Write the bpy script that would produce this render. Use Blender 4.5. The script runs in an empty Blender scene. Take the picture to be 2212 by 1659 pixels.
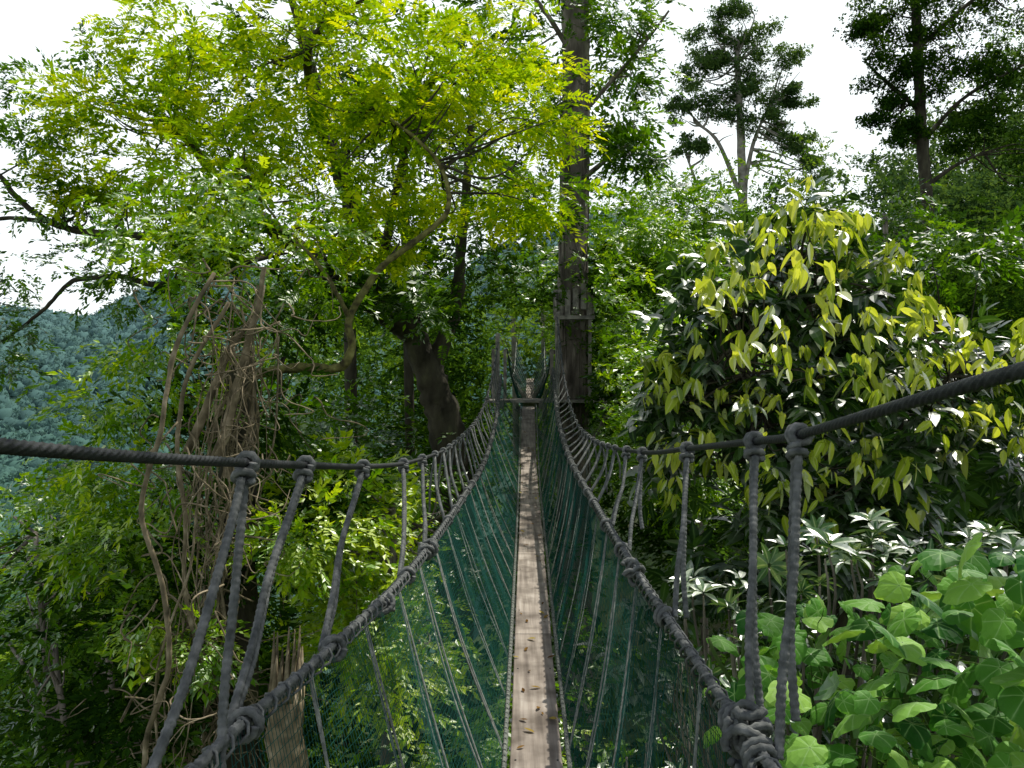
import bpy, math, numpy as np
rng=np.random.default_rng(11)
scene=bpy.context.scene
scene.view_settings.view_transform='Standard'
scene.view_settings.look='None'
scene.view_settings.exposure=0
COL=scene.collection

def nrm(v):
    v=np.asarray(v,float); return v/np.maximum(np.linalg.norm(v,axis=-1,keepdims=True),1e-9)

# ------------------------------------------------------------------ materials
def mat_new(name):
    m=bpy.data.materials.new(name); m.use_nodes=True
    nt=m.node_tree; nt.nodes.clear()
    out=nt.nodes.new('ShaderNodeOutputMaterial')
    return m,nt,out
def ramp(nt,cols):
    r=nt.nodes.new('ShaderNodeValToRGB')
    e=r.color_ramp.elements
    while len(e)<len(cols): e.new(0.5)
    for i,(p,c) in enumerate(cols):
        e[i].position=p; e[i].color=(*c,1)
    return r
def leafmat(name,c0,c1,c2,trans=.45,gloss=.0,rough=.45,tt=(1.3,1.2,.5),rib=None,haze=None):
    m,nt,out=mat_new(name); N=nt.nodes; L=nt.links
    a=N.new('ShaderNodeAttribute'); a.attribute_name='tone'
    r=ramp(nt,[(0,c0),(.5,c1),(1,c2)]); L.new(a.outputs['Fac'],r.inputs[0])
    col=r.outputs[0]
    if haze:  # aerial haze painted into the leaf colour, stronger with height
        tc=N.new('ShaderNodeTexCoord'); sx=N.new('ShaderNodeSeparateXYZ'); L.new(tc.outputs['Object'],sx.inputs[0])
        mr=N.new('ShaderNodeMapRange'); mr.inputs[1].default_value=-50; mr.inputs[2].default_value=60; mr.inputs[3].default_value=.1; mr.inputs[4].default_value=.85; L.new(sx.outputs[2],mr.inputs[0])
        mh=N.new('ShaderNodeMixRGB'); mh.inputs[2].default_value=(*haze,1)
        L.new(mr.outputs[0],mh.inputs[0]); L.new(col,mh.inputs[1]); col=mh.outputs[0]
    if rib:
        b=N.new('ShaderNodeAttribute'); b.attribute_name='rib'
        p=N.new('ShaderNodeMath'); p.operation='POWER'; p.inputs[1].default_value=7
        L.new(b.outputs['Fac'],p.inputs[0])
        mx=N.new('ShaderNodeMixRGB'); mx.inputs[2].default_value=(*rib,1)
        L.new(p.outputs[0],mx.inputs[0]); L.new(col,mx.inputs[1]); col=mx.outputs[0]
    d=N.new('ShaderNodeBsdfDiffuse'); t=N.new('ShaderNodeBsdfTranslucent')
    ml=N.new('ShaderNodeMixRGB'); ml.blend_type='MULTIPLY'; ml.inputs[0].default_value=1
    ml.inputs[2].default_value=(*tt,1)
    L.new(col,d.inputs[0]); L.new(col,ml.inputs[1]); L.new(ml.outputs[0],t.inputs[0])
    m1=N.new('ShaderNodeMixShader'); m1.inputs[0].default_value=trans
    L.new(d.outputs[0],m1.inputs[1]); L.new(t.outputs[0],m1.inputs[2])
    last=m1
    if gloss>0:
        g=N.new('ShaderNodeBsdfGlossy'); g.inputs['Roughness'].default_value=rough
        f=N.new('ShaderNodeFresnel'); f.inputs[0].default_value=1.4
        fm=N.new('ShaderNodeMath'); fm.operation='MULTIPLY'; fm.inputs[1].default_value=gloss
        L.new(f.outputs[0],fm.inputs[0])
        m2=N.new('ShaderNodeMixShader'); L.new(fm.outputs[0],m2.inputs[0])
        L.new(m1.outputs[0],m2.inputs[1]); L.new(g.outputs[0],m2.inputs[2]); last=m2
    L.new(last.outputs[0],out.inputs[0])
    return m
def roughmat(name,cols,scale=6,rough=.85,bump=.4,stretch=(1,1,1),detail=8,spec=.2,metal=0,bscale=None,dist=.02):
    m,nt,out=mat_new(name); N=nt.nodes; L=nt.links
    tc=N.new('ShaderNodeTexCoord'); mp=N.new('ShaderNodeMapping'); mp.inputs['Scale'].default_value=stretch
    L.new(tc.outputs['Object'],mp.inputs[0])
    n=N.new('ShaderNodeTexNoise'); n.inputs['Scale'].default_value=scale; n.inputs['Detail'].default_value=detail
    L.new(mp.outputs[0],n.inputs['Vector'])
    r=ramp(nt,cols); L.new(n.outputs['Fac'],r.inputs[0])
    p=N.new('ShaderNodeBsdfPrincipled'); p.inputs['Roughness'].default_value=rough
    p.inputs['Specular IOR Level'].default_value=spec; p.inputs['Metallic'].default_value=metal
    L.new(r.outputs[0],p.inputs['Base Color'])
    n2=N.new('ShaderNodeTexNoise'); n2.inputs['Scale'].default_value=bscale or scale*3; n2.inputs['Detail'].default_value=6
    L.new(mp.outputs[0],n2.inputs['Vector'])
    b=N.new('ShaderNodeBump'); b.inputs['Strength'].default_value=bump; b.inputs['Distance'].default_value=dist
    L.new(n2.outputs['Fac'],b.inputs['Height']); L.new(b.outputs[0],p.inputs['Normal'])
    L.new(p.outputs[0],out.inputs[0])
    return m

# ------------------------------------------------------------------ mesh accumulation
class Acc:
    def __init__(s): s.v=[];s.f=[];s.t=[];s.r=[];s.n=0
    def add(s,V,F,t=None,r=None):
        V=np.asarray(V,float).reshape(-1,3); F=np.asarray(F,np.int64).reshape(-1,4)
        s.v.append(V); s.f.append(F+s.n)
        s.t.append(np.full(len(V),.5) if t is None else np.asarray(t,float).ravel())
        s.r.append(np.zeros(len(V)) if r is None else np.asarray(r,float).ravel())
        s.n+=len(V)
    def obj(s,name,mat,parent=None,smooth=False,attrs=True):
        V=np.concatenate(s.v); F=np.concatenate(s.f)
        me=bpy.data.meshes.new(name)
        me.vertices.add(len(V)); me.vertices.foreach_set('co',V.astype(np.float32).ravel())
        me.loops.add(F.size); me.loops.foreach_set('vertex_index',F.astype(np.int32).ravel())
        me.polygons.add(len(F)); me.polygons.foreach_set('loop_start',np.arange(0,F.size,4,dtype=np.int32))
        me.polygons.foreach_set('use_smooth',np.full(len(F),smooth))
        me.update(calc_edges=True)
        if attrs:
            a=me.attributes.new('tone','FLOAT','POINT'); a.data.foreach_set('value',np.concatenate(s.t).astype(np.float32))
            a=me.attributes.new('rib','FLOAT','POINT'); a.data.foreach_set('value',np.concatenate(s.r).astype(np.float32))
        me.materials.append(mat)
        o=bpy.data.objects.new(name,me); COL.objects.link(o)
        if parent: o.parent=parent
        return o
def empty(name):
    o=bpy.data.objects.new(name,None); COL.objects.link(o); return o

def spl(P,n=12):
    P=np.asarray(P,float)
    Q=np.vstack([2*P[0]-P[1],P,2*P[-1]-P[-2]])
    out=[]
    t=np.linspace(0,1,n,endpoint=False)[:,None]
    for i in range(1,len(Q)-2):
        a,b,c,d=Q[i-1],Q[i],Q[i+1],Q[i+2]
        out.append(.5*((2*b)+(-a+c)*t+(2*a-5*b+4*c-d)*t**2+(-a+3*b-3*c+d)*t**3))
    out.append(P[-1:])
    return np.vstack(out)
def resample(P,step):
    s=np.r_[0,np.cumsum(np.linalg.norm(np.diff(P,axis=0),axis=1))]
    n=max(2,int(s[-1]/step)+1); q=np.linspace(0,s[-1],n)
    return np.stack([np.interp(q,s,P[:,k]) for k in range(3)],1),q
def tube(acc,P,R,sides=8,mod=None,cap=True,tone=.5):
    P=np.asarray(P,float); n=len(P)
    R=np.broadcast_to(np.asarray(R,float),(n,)).copy()
    if cap:
        P=np.vstack([P[:1],P,P[-1:]]); R=np.r_[R[0]*.02,R,R[-1]*.02]
        T=np.gradient(P[1:-1],axis=0)
        T=np.vstack([T[:1],T,T[-1:]])
        if mod is not None: mod=np.vstack([mod[:1],mod,mod[-1:]])
        n+=2
    else: T=np.gradient(P,axis=0)
    T=nrm(T)
    u=np.cross(T[0],[0.13,.2,1.0]); 
    if np.linalg.norm(u)<.2: u=np.cross(T[0],[1,0,0])
    U=np.empty((n,3)); u=u/np.linalg.norm(u)
    for i in range(n):
        u=u-T[i]*np.dot(u,T[i]); u/=math.sqrt(np.dot(u,u))+1e-12; U[i]=u
    W=np.cross(T,U)
    a=np.arange(sides)/sides*2*math.pi
    rr=R[:,None]*np.ones((1,sides)) if mod is None else R[:,None]*mod
    V=P[:,None,:]+rr[...,None]*(np.cos(a)[None,:,None]*U[:,None,:]+np.sin(a)[None,:,None]*W[:,None,:])
    i=np.arange(n-1)[:,None]*sides; j=np.arange(sides)[None,:]; j2=(j+1)%sides
    F=np.stack([i+j,i+j2,i+sides+j2,i+sides+j],-1).reshape(-1,4)
    acc.add(V,F,np.full(V.shape[0]*V.shape[1],tone))
def braid(acc,P,r,step=.0045,sides=16,amp=.13,pitch=.034):
    P,q=resample(P,step); a=np.arange(sides)/sides*2*math.pi
    k=2*math.pi/pitch
    m=1+amp*np.sin(4*a[None,:]+k*q[:,None])*np.sin(4*a[None,:]-k*q[:,None])*2
    tube(acc,P,r,sides,m)
def twist(acc,P,r,step=.005,sides=24,pitch=.13,lobes=6,amp=.34):
    P,q=resample(P,step); a=np.arange(sides)/sides*2*math.pi
    ph=lobes*.5*(a[None,:]+2*math.pi*q[:,None]/pitch)
    m=1.08-amp*(1-np.abs(np.cos(ph)))
    tube(acc,P,r,sides,m)
def box(acc,c,s,rot=0,tilt=0):
    c=np.array(c,float); s=np.array(s,float)/2
    V=np.array([[x,y,z] for x in(-1,1) for y in(-1,1) for z in(-1,1)],float)*s
    ct,st=math.cos(tilt),math.sin(tilt)
    V=np.stack([V[:,0],V[:,1]*ct-V[:,2]*st,V[:,1]*st+V[:,2]*ct],1)
    cr,sr=math.cos(rot),math.sin(rot)
    V=np.stack([V[:,0]*cr-V[:,1]*sr,V[:,0]*sr+V[:,1]*cr,V[:,2]],1)+c
    acc.add(V,[[0,1,3,2],[4,6,7,5],[0,4,5,1],[2,3,7,6],[0,2,6,4],[1,5,7,3]])

# ------------------------------------------------------------------ leaf templates
def rh(base,d,n,L,W,fold=.12):
    d=nrm(d); s=nrm(np.cross(n,d)); n=np.cross(d,s); b=np.asarray(base,float)
    V=np.array([b,b+d*L*.42+s*W*.5+n*W*fold,b+d*L,b+d*L*.42-s*W*.5+n*W*fold])
    return V,np.array([[0,1,2,3]])
def bigleaf(base,d,n,L,W,droop=.35,ns=6,cup=.18):
    d=nrm(d); s=nrm(np.cross(n,d)); n=np.cross(d,s); V=[];R=[]
    ts=np.linspace(0,1,ns)
    for t in ts:
        w=W*.5*max(.03,math.sin(math.pi*t**.85)**.75)
        p=np.asarray(base)+d*L*t+np.array([0,0,-1.0])*L*droop*t*t
        V+= [p-s*w+n*w*cup,p,p+s*w+n*w*cup]; R+=[0,1,0]
    F=[]
    for i in range(ns-1):
        for k in range(2):
            a=i*3+k; F.append([a,a+1,a+4,a+3])
    return np.array(V),np.array(F),np.array(R)
class Tmpl:
    def __init__(s): s.V=[];s.F=[];s.id=[];s.R=[];s.n=0;s.k=0
    def add(s,V,F,R=None):
        s.V.append(V);s.F.append(F+s.n);s.id.append(np.full(len(V),s.k));s.R.append(np.zeros(len(V)) if R is None else R)
        s.n+=len(V);s.k+=1
    def done(s):
        s.V=np.vstack(s.V);s.F=np.vstack(s.F);s.id=np.concatenate(s.id);s.R=np.concatenate(s.R);return s
def twig_t(n=12,L=.34,W=.16,spread=.9,rough=.4,arc=.25):
    t=Tmpl()
    for i in range(n):
        x=(i+.6)/n; sgn=1 if i%2 else -1
        a=sgn*spread*(1-.5*x)+rng.normal(0,.25)
        if i==n-1: a=0
        d=np.array([math.cos(a),math.sin(a),rng.normal(-.15,.3)])
        nn=np.array([rng.normal(0,rough),rng.normal(0,rough),1])
        l=L*rng.uniform(.7,1.15)
        V,F=rh([x,0.02*rng.normal(),-arc*x*x+.03*rng.normal()],d,nn,l,l*W/L)
        t.add(V,F)
    return t.done()
def tuft_t(n=9,L=.42,W=.26):     # compact rounded leaf cluster for broad-leaved crowns seen from afar
    t=Tmpl()
    for i in range(n):
        v=nrm(rng.normal(0,1,3)); p=v*rng.uniform(.1,.45)*np.array([1,1,.6])
        V,F=rh(p,v*[1,1,.4]+rng.normal(0,.3,3),[rng.normal(0,.5),rng.normal(0,.5),1],L*rng.uniform(.7,1.2),W*rng.uniform(.7,1.2)); t.add(V,F)
    return t.done()
def frond_t(pairs=9,L=.3,W=.12,arc=.35):
    t=Tmpl()
    for i in range(pairs):
        x=.12+.85*i/pairs; z=-arc*x*x
        for sg in(-1,1):
            if rng.random()<.08: continue
            d=np.array([.55+rng.normal(0,.12),sg,-.15+rng.normal(0,.15)]); nn=np.array([rng.normal(0,.2)+.3*x,-sg*.1+rng.normal(0,.15),1])
            l=L*(1-.35*abs(x-.5))*rng.uniform(.8,1.15)
            V,F=rh([x,0,z],d,nn,l,l*W/L); t.add(V,F)
    V,F=rh([.97,0,-arc*.95],[1,0,-.5],[0.3,0,1],L,W); t.add(V,F)
    V,F=rh([0,0,0],[1,0,-arc*.9],[0,0,1],1.0,.012); t.add(V,F)
    return t.done()
def whorl_t(n=8,L=.8,W=.27,up=.25,droop=.7,cup=.18):
    t=Tmpl()
    for i in range(n):
        a=i/n*2*math.pi+rng.normal(0,.2); e=up+rng.normal(0,.2)
        d=np.array([math.cos(a)*math.cos(e),math.sin(a)*math.cos(e),math.sin(e)])
        l=L*rng.uniform(.75,1.1)
        V,F,R=bigleaf(d*.06,d,[rng.normal(0,.25),rng.normal(0,.25),1],l,l*W/L,droop*rng.uniform(.6,1.3),cup=cup)
        t.add(V,F,R)
    return t.done()
def hang_t(n=6,L=1.0,W=.42):
    t=Tmpl()
    for i in range(n):
        a=rng.uniform(0,6.28); e=rng.uniform(-1.5,-.45)
        d=np.array([math.cos(a)*math.cos(e),math.sin(a)*math.cos(e),math.sin(e)])
        nn=np.array([math.cos(a)+rng.normal(0,.4),math.sin(a)+rng.normal(0,.4),.5])
        l=L*rng.uniform(.6,1.15)
        V,F,R=bigleaf([rng.normal(0,.22),rng.normal(0,.22),rng.normal(0,.12)],d,nn,l,l*W/L*rng.uniform(.75,1.1),rng.uniform(0,.3),cup=rng.uniform(.1,.5))
        t.add(V,F,R)
    return t.done()
def spray_t(n=8,L=.5,W=.2,droop=.35):
    t=Tmpl()
    for i in range(n):
        x=(i+.5)/n; sg=1 if i%2 else -1
        a=sg*rng.uniform(.5,1.2); e=rng.uniform(-.5,.3)
        d=np.array([math.cos(a)*math.cos(e),math.sin(a)*math.cos(e),math.sin(e)])
        l=L*rng.uniform(.75,1.15)
        V,F,R=bigleaf([x,0,.1*x],d,[rng.normal(0,.35),rng.normal(0,.35),1],l,l*W/L,droop*rng.uniform(.4,1.4))
        t.add(V,F,R)
    return t.done()
def heart_t():
    t=Tmpl(); K=24; V=[];R=[];rings=[.03,.5,.8,1.0]
    wob=rng.normal(0,.035,K); tiltx=rng.normal(0,.12); curl=rng.uniform(.05,.28)
    for ri,rad in enumerate(rings):
        for k in range(K):
            a=-math.pi+2*math.pi*(k+.5)/K
            o=.58+.36*max(0,math.cos(a/2))**1.2
            o+=.34*math.exp(-(a/.2)**2)
            o*=1-.4*math.exp(-((abs(a)-math.pi)/.22)**2)
            rr=rad*o
            vein=(k%4==1)
            z=-.13*rad**2.5+(.022*rad*(1 if not vein else -1) if ri in(1,2) else 0)+(wob[k] if ri==3 else 0)+tiltx*rr*math.sin(a)-curl*(rr*math.cos(a))**2*(1 if math.cos(a)>0 else .3)
            V.append([rr*math.cos(a),rr*math.sin(a)*.86,z]); R.append((.98 if ri<3 else .85) if vein or ri==0 else 0.0)
    F=[]
    for i in range(3):
        for k in range(K):
            k2=(k+1)%K; F.append([i*K+k,(i+1)*K+k,(i+1)*K+k2,i*K+k2])
    t.add(np.array(V),np.array(F),np.array(R))
    return t.done()
def dome_t(n=10,m=5):
    t=Tmpl(); V=[]
    bump=rng.normal(0,.14,(m,n))
    for i in range(m):
        e=i/(m-1)*math.pi*.5
        for k in range(n):
            a=2*math.pi*k/n; r=1+(bump[i,k] if i<m-1 else 0)
            V.append([r*math.cos(e)*math.cos(a),r*math.cos(e)*math.sin(a),r*math.sin(e)*1.1-.2])
    F=[[i*n+k,i*n+(k+1)%n,(i+1)*n+(k+1)%n,(i+1)*n+k] for i in range(m-1) for k in range(n)]
    t.add(np.array(V),np.array(F)); return t.done()

def keep(p):
    """clearings: the walkway corridor, and openings in front of the two big trunks"""
    x,y,z=p[:,0],p[:,1],p[:,2]
    yy_=np.maximum(y,.5); u=x/yy_; v=z/yy_; r=rng.random(len(p))
    cx=.05+.0162*y
    k=~((np.abs(x-cx)<1.0)&(y<31)&(y>-3)&(z>-2.35)&(z<1.7))
    k&=~((y<16.4)&(u>-.055)&(u<.062)&(v>-.16)&(v<.075)&(r<.95))
    k&=~((y<16.4)&(u>.035)&(u<.098)&(v>-.1)&(v<.18)&(r<.90))
    k&=~((y<16.4)&(u>.045)&(u<.09)&(v>=.18)&(r<.45))
    k&=~((y<13.7)&(u>-.19)&(u<-.045)&(v>-.09)&(v<.085)&(r<.85))
    k&=~((y<8.6)&(u>-.32)&(u<-.10)&(v>-.03)&(v<.16)&(r<.7))
    k&=~((x<-3.4)&(u<-.32)&(v>-.085)&(v<.12)&(r<.8)&(y<60))
    k&=~((u<-.42)&(v>.3)&(v<.5)&(r<.35)&(y<60))
    k&=~((u>.165)&(u<.215)&(v>.29)&(r<.75)&(y<55))
    return k
def place(acc,T,pos,dirs,size,tilt=.35,tone=.5,tvar=.18,lvar=.12,filt=True):
    pos=np.asarray(pos);n=len(pos)
    if n==0:return
    size=np.broadcast_to(np.asarray(size,float),(n,)); tone=np.broadcast_to(np.asarray(tone,float),(n,)); dirs=np.asarray(dirs)
    if filt:
        k=keep(pos+nrm(dirs)*size[:,None]*.4)
        pos,dirs,size,tone=pos[k],dirs[k],size[k],tone[k]; n=len(pos)
        if n==0:return
    X=nrm(dirs); up=np.tile([0,0,1.0],(n,1))+rng.normal(0,tilt,(n,3))
    Y=nrm(np.cross(up,X)); Z=np.cross(X,Y)
    s=size[:,None,None]
    V=T.V
    W=pos[:,None,:]+s*(V[None,:,0:1]*X[:,None]+V[None,:,1:2]*Y[:,None]+V[None,:,2:3]*Z[:,None])
    K=len(V)
    F=(T.F[None]+(np.arange(n)*K)[:,None,None]).reshape(-1,4)
    tn=tone+rng.normal(0,tvar,n)
    lt=tn[:,None]+rng.normal(0,lvar,(n,T.k))[:,T.id]
    acc.add(W,F,np.clip(lt,0,1),np.tile(T.R,n))
def crown(acc,temps,lumps,per,size,sub=7,sig=.42,outward=1.0,droop=.15,tone=.5,tvar=.16,lvar=.12,tilt=.35,szvar=.25,shell=.75,filt=True):
    for lp in lumps:
        c=np.array(lp[:3]); r=lp[3]; sq=lp[4] if len(lp)>4 else .75
        S=nrm(rng.normal(0,1,(sub,3)))*(rng.uniform(shell**2,1.1,(sub,1))**.5)*r
        S[:,2]*=sq
        n=max(4,int(per*rng.uniform(.8,1.2)))
        ci=rng.integers(0,sub,n)
        off=S[ci]+rng.normal(0,1,(n,3))*r*sig*np.array([1,1,.55])
        d=nrm(off)*outward+rng.normal(0,.6,(n,3)); d[:,2]-=droop
        d[:,2]*=.6
        stone=rng.normal(0,.14,sub)[ci]
        w=rng.integers(0,len(temps),n)
        for k,T in enumerate(temps):
            m=w==k
            place(acc,T,c+off[m],d[m],size*rng.uniform(1-szvar,1+szvar,m.sum()),tilt,tone+stone[m],tvar,lvar,filt)
def limb(acc,P,r0,r1,sides=8,n=8,jit=.02,tone=.5):
    Q=spl(P,n); L=len(Q)
    Q=Q+np.cumsum(rng.normal(0,jit*.35,(L,3)),axis=0)*np.minimum(1,np.arange(L)[:,None]/3)*.6
    R=np.linspace(r0,r1,L)*(1+rng.normal(0,.05,L))
    tube(acc,Q,R,sides,1+.09*rng.normal(0,1,(L,sides)) if sides>8 else None,tone=tone)
    return Q
def twigs_to(acc,limbpts,lumps,k=3,r=.012):
    A=np.vstack(limbpts)
    for lp in lumps:
        c=np.array(lp[:3])
        for _ in range(k):
            e=c+nrm(rng.normal(0,1,3))*lp[3]*rng.uniform(.2,.9)
            i=np.argsort(np.linalg.norm(A-e,axis=1))[rng.integers(0,4)]
            b=A[i]; m=(b+e)/2+rng.normal(0,.12,3)*np.linalg.norm(e-b)+np.array([0,0,-.05])
            limb(acc,[b,m,e],r*rng.uniform(.8,1.5),r*.25,5,6,.01)
def fan(u,v,d):
    return (u*d,d,v*d)

# ------------------------------------------------------------------ leaf materials
M_yel=leafmat('leaf_young_yellowgreen',(.07,.17,.004),(.28,.45,.006),(.60,.66,.01),.5)
M_mid=leafmat('leaf_green',(.028,.08,.004),(.08,.20,.006),(.24,.41,.010),.45,.2)
M_bri=leafmat('leaf_bright_green',(.05,.14,.004),(.18,.37,.008),(.46,.60,.016),.45,.2)
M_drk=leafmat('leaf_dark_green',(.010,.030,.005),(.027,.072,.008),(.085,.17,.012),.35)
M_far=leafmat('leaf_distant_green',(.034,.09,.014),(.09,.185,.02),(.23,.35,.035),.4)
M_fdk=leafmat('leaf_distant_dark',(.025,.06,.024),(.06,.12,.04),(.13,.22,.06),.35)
M_big=leafmat('leaf_large_drooping',(.14,.23,.01),(.38,.49,.03),(.64,.70,.11),.45,.4,.5,rib=(.55,.62,.18))
M_bdk=leafmat('leaf_large_dark',(.010,.034,.006),(.024,.066,.010),(.07,.16,.02),.3,.35,.45,rib=(.1,.19,.05))
M_heart=leafmat('leaf_heart',(.025,.12,.015),(.11,.30,.035),(.3,.52,.09),.4,.35,.5,rib=(.34,.54,.2))
M_pale=leafmat('leaf_pale_whorl',(.03,.09,.03),(.08,.17,.06),(.26,.36,.22),.25,.4,.45,rib=(.35,.45,.25))
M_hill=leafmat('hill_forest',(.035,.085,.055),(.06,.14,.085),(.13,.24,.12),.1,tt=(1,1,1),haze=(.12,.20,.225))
M_dead=leafmat('leaf_dead',(.10,.05,.015),(.22,.13,.04),(.45,.38,.08),.2)
M_bark=roughmat('bark_brown',[(.3,(.05,.042,.034)),(.52,(.17,.145,.12)),(.72,(.34,.30,.25))],5,.9,1,(1,1,.25),bscale=14,dist=.06)
M_barkd=roughmat('bark_dark',[(.3,(.02,.017,.012)),(.6,(.055,.05,.033)),(.8,(.10,.10,.055))],6,.9,.8,(1,1,.4),dist=.03)
M_barkm=roughmat('bark_mossy',[(.35,(.05,.042,.02)),(.55,(.16,.15,.05)),(.75,(.27,.26,.09))],12,.9,.8,bscale=40,dist=.015)
M_vine=roughmat('vine_bark',[(.3,(.06,.05,.03)),(.55,(.20,.16,.10)),(.75,(.40,.33,.23))],9,.9,.6,dist=.01)
M_grey=roughmat('bark_pale_grey',[(.3,(.12,.11,.09)),(.7,(.3,.28,.24))],3,.9,.6)

TW=[twig_t(),twig_t(10,.38,.18),twig_t(13,.3,.14)]
TS=[twig_t(6,.5,.3,.9,.5),twig_t(6,.55,.3,1.1,.5)]
TF=[tuft_t(),tuft_t(10,.38,.24),tuft_t(8,.45,.28)]
FR=[frond_t(8),frond_t(7,.36,.15,.2),frond_t(8,.33,.13,.5)]
DM=[dome_t() for _ in range(5)]

# ------------------------------------------------------------------ terrain
def hgt(x,y):
    x=np.asarray(x,float);y=np.asarray(y,float)
    R=1/(1+np.exp(-(x-2)/3))
    h=-11.5+.30*np.clip(x-2,0,90)+R*.20*np.clip(y-14,0,90)-.35*np.clip(-x-7,0,150)*1.0
    h=h-.30*np.clip(y-24,0,180)*(1-R)
    h=np.maximum(h,-60)
    h=h+.7*np.sin(x*.31+1)*np.cos(y*.27)+.25*np.sin(x*1.1)*np.sin(y*.9+2)
    return h
g=Acc()
xs=np.unique(np.r_[np.linspace(-1500,-60,40),np.linspace(-60,60,100),np.linspace(60,1500,40)])
ys=np.unique(np.r_[np.linspace(-400,-20,16),np.linspace(-20,80,90),np.linspace(80,2500,50)])
X,Y=np.meshgrid(xs,ys); Z=hgt(X,Y)
def grid(acc,X,Y,Z):
    n,m=X.shape; i=np.arange(n-1)[:,None]*m; j=np.arange(m-1)[None]
    F=np.stack([i+j,i+j+1,i+m+j+1,i+m+j],-1).reshape(-1,4)
    acc.add(np.stack([X,Y,Z],-1),F)
grid(g,X,Y,Z)
M_gnd=roughmat('forest_floor',[(.3,(.02,.035,.01)),(.5,(.04,.075,.018)),(.7,(.09,.09,.04))],.8,.95,.8,dist=.2)
g.obj('ground',M_gnd,smooth=True,attrs=False)

hl=Acc()
def hill(x,y):
    ridge=46+9*np.sin(x*.013+.6)+5*np.sin(x*.041)+.03*np.clip(x,-200,400)
    t=np.clip((y-90)/240,0,1); t=t*(.5+.5*t*(3-2*t))
    back=np.clip((y-330)/300,0,1)
    return -62+(ridge+62)*t-60*back+(5*np.sin(x*.05+y*.02)+2.5*np.sin(x*.11-y*.03))*t
xs=np.linspace(-420,420,240); ys=np.linspace(85,640,150)
X,Y=np.meshgrid(xs,ys); Z=hill(X,Y)
grid(hl,X,Y,Z)
hl.obj('hill',roughmat('hill_ground',[(.3,(.04,.08,.06)),(.7,(.06,.12,.09))],.15,.95,.5,dist=1.5),smooth=True,attrs=False)
hf=Acc()
n=10500
hx=rng.uniform(-250,-30,n); hy=rng.uniform(95,345,n); u_=hx/hy
k=(u_<-.3)&(u_>-.85); hx=np.r_[hx[k],rng.uniform(-60,150,1500)]; hy=np.r_[hy[k],rng.uniform(180,340,1500)]; nk=int(k.sum())
hz=hill(hx,hy); w=rng.integers(0,5,len(hx)); a1=rng.uniform(0,6.28,len(hx)); hr_=rng.uniform(1.2,3.0,len(hx))
ht=.5+.2*np.sin(hx*.06+hy*.04)*np.sin(hy*.05)+rng.normal(0,.14,len(hx))
for k in range(5):
    m=w==k
    place(hf,DM[k],np.stack([hx,hy,hz],1)[m],np.stack([np.cos(a1),np.sin(a1),0*a1],1)[m],hr_[m],.2,ht[m]-.2,.05,0,filt=False)
for k in range(2):
    nn=24000; i=rng.integers(0,nk,nn); v=nrm(rng.normal(0,1,(nn,3))); v[:,2]=abs(v[:,2])
    pp=np.stack([hx,hy,hz-.3],1)[i]+v*hr_[i][:,None]*rng.uniform(.8,1.25,(nn,1))
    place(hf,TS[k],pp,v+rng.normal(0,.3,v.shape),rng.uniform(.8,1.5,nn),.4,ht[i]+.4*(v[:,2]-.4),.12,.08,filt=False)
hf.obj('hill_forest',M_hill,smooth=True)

# ------------------------------------------------------------------ walkway
walk=empty('canopy_walkway')
def curve(pts):
    P=np.array([[b,a,c] for a,b,c in pts],float); Q=spl(P,24)
    return lambda y: np.stack([np.interp(y,Q[:,1],Q[:,0]),np.asarray(y,float)*1.0,np.interp(y,Q[:,1],Q[:,2])],-1)
CL=curve([(-1.5,-.68,.42),(0,-.67,.08),(1.1,-.66,-.08),(2,-.62,-.185),(2.48,-.60,-.236),(3.3,-.575,-.32),(4.4,-.56,-.41),(5.6,-.53,-.47),(6.7,-.5,-.5),(9,-.47,-.5),(11,-.43,-.42),(12.5,-.38,-.22),(14,-.31,.18),(15.9,-.26,.78)])
CR=curve([(-1.5,.6,.45),(0,.61,.16),(1.05,.63,.017),(1.96,.66,-.117),(2.35,.67,-.158),(3.3,.68,-.25),(4.5,.69,-.36),(6.9,.73,-.49),(9,.77,-.52),(10.5,.79,-.46),(12.5,.81,-.12),(14,.82,.38),(15.9,.84,1.25)])
LL=curve([(-1.5,-.62,-.6),(0,-.61,-.66),(1.63,-.59,-.73),(2.4,-.53,-.77),(3.5,-.47,-.83),(4.6,-.44,-.87),(6.6,-.38,-.88),(9.5,-.30,-.84),(12.5,-.24,-.55),(14.2,-.22,-.2),(15.9,-.2,.18)])
LR=curve([(-1.5,.5,-.6),(0,.5,-.68),(1.66,.50,-.75),(3,.51,-.78),(3.6,.516,-.785),(5.4,.54,-.79),(8.3,.56,-.72),(11,.60,-.47),(13.5,.68,-.12),(15.9,.76,.3)])
CP=curve([(-1.5,.03,-1.55),(0,.048,-1.62),(2,.08,-1.68),(3.8,.11,-1.70),(6.6,.155,-1.63),(10,.21,-1.48),(12,.24,-1.32),(14,.275,-.9),(15.5,.30,-.5),(15.95,.307,-.38)])
yy=np.linspace(-1.5,15.9,600)
yn=yy[yy<7.2]; yf=yy[yy>=7.15]
wire=Acc()
for C in (CL,CR):
    twist(wire,C(yn),.0105)
    tube(wire,C(yf),.0105,8)
M_wire=roughmat('steel_cable_dark',[(.3,(.012,.013,.015)),(.7,(.04,.043,.045))],60,.5,.2,spec=.5,metal=.4,dist=.002)
wire.obj('main_cables',M_wire,walk,True,False)

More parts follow.
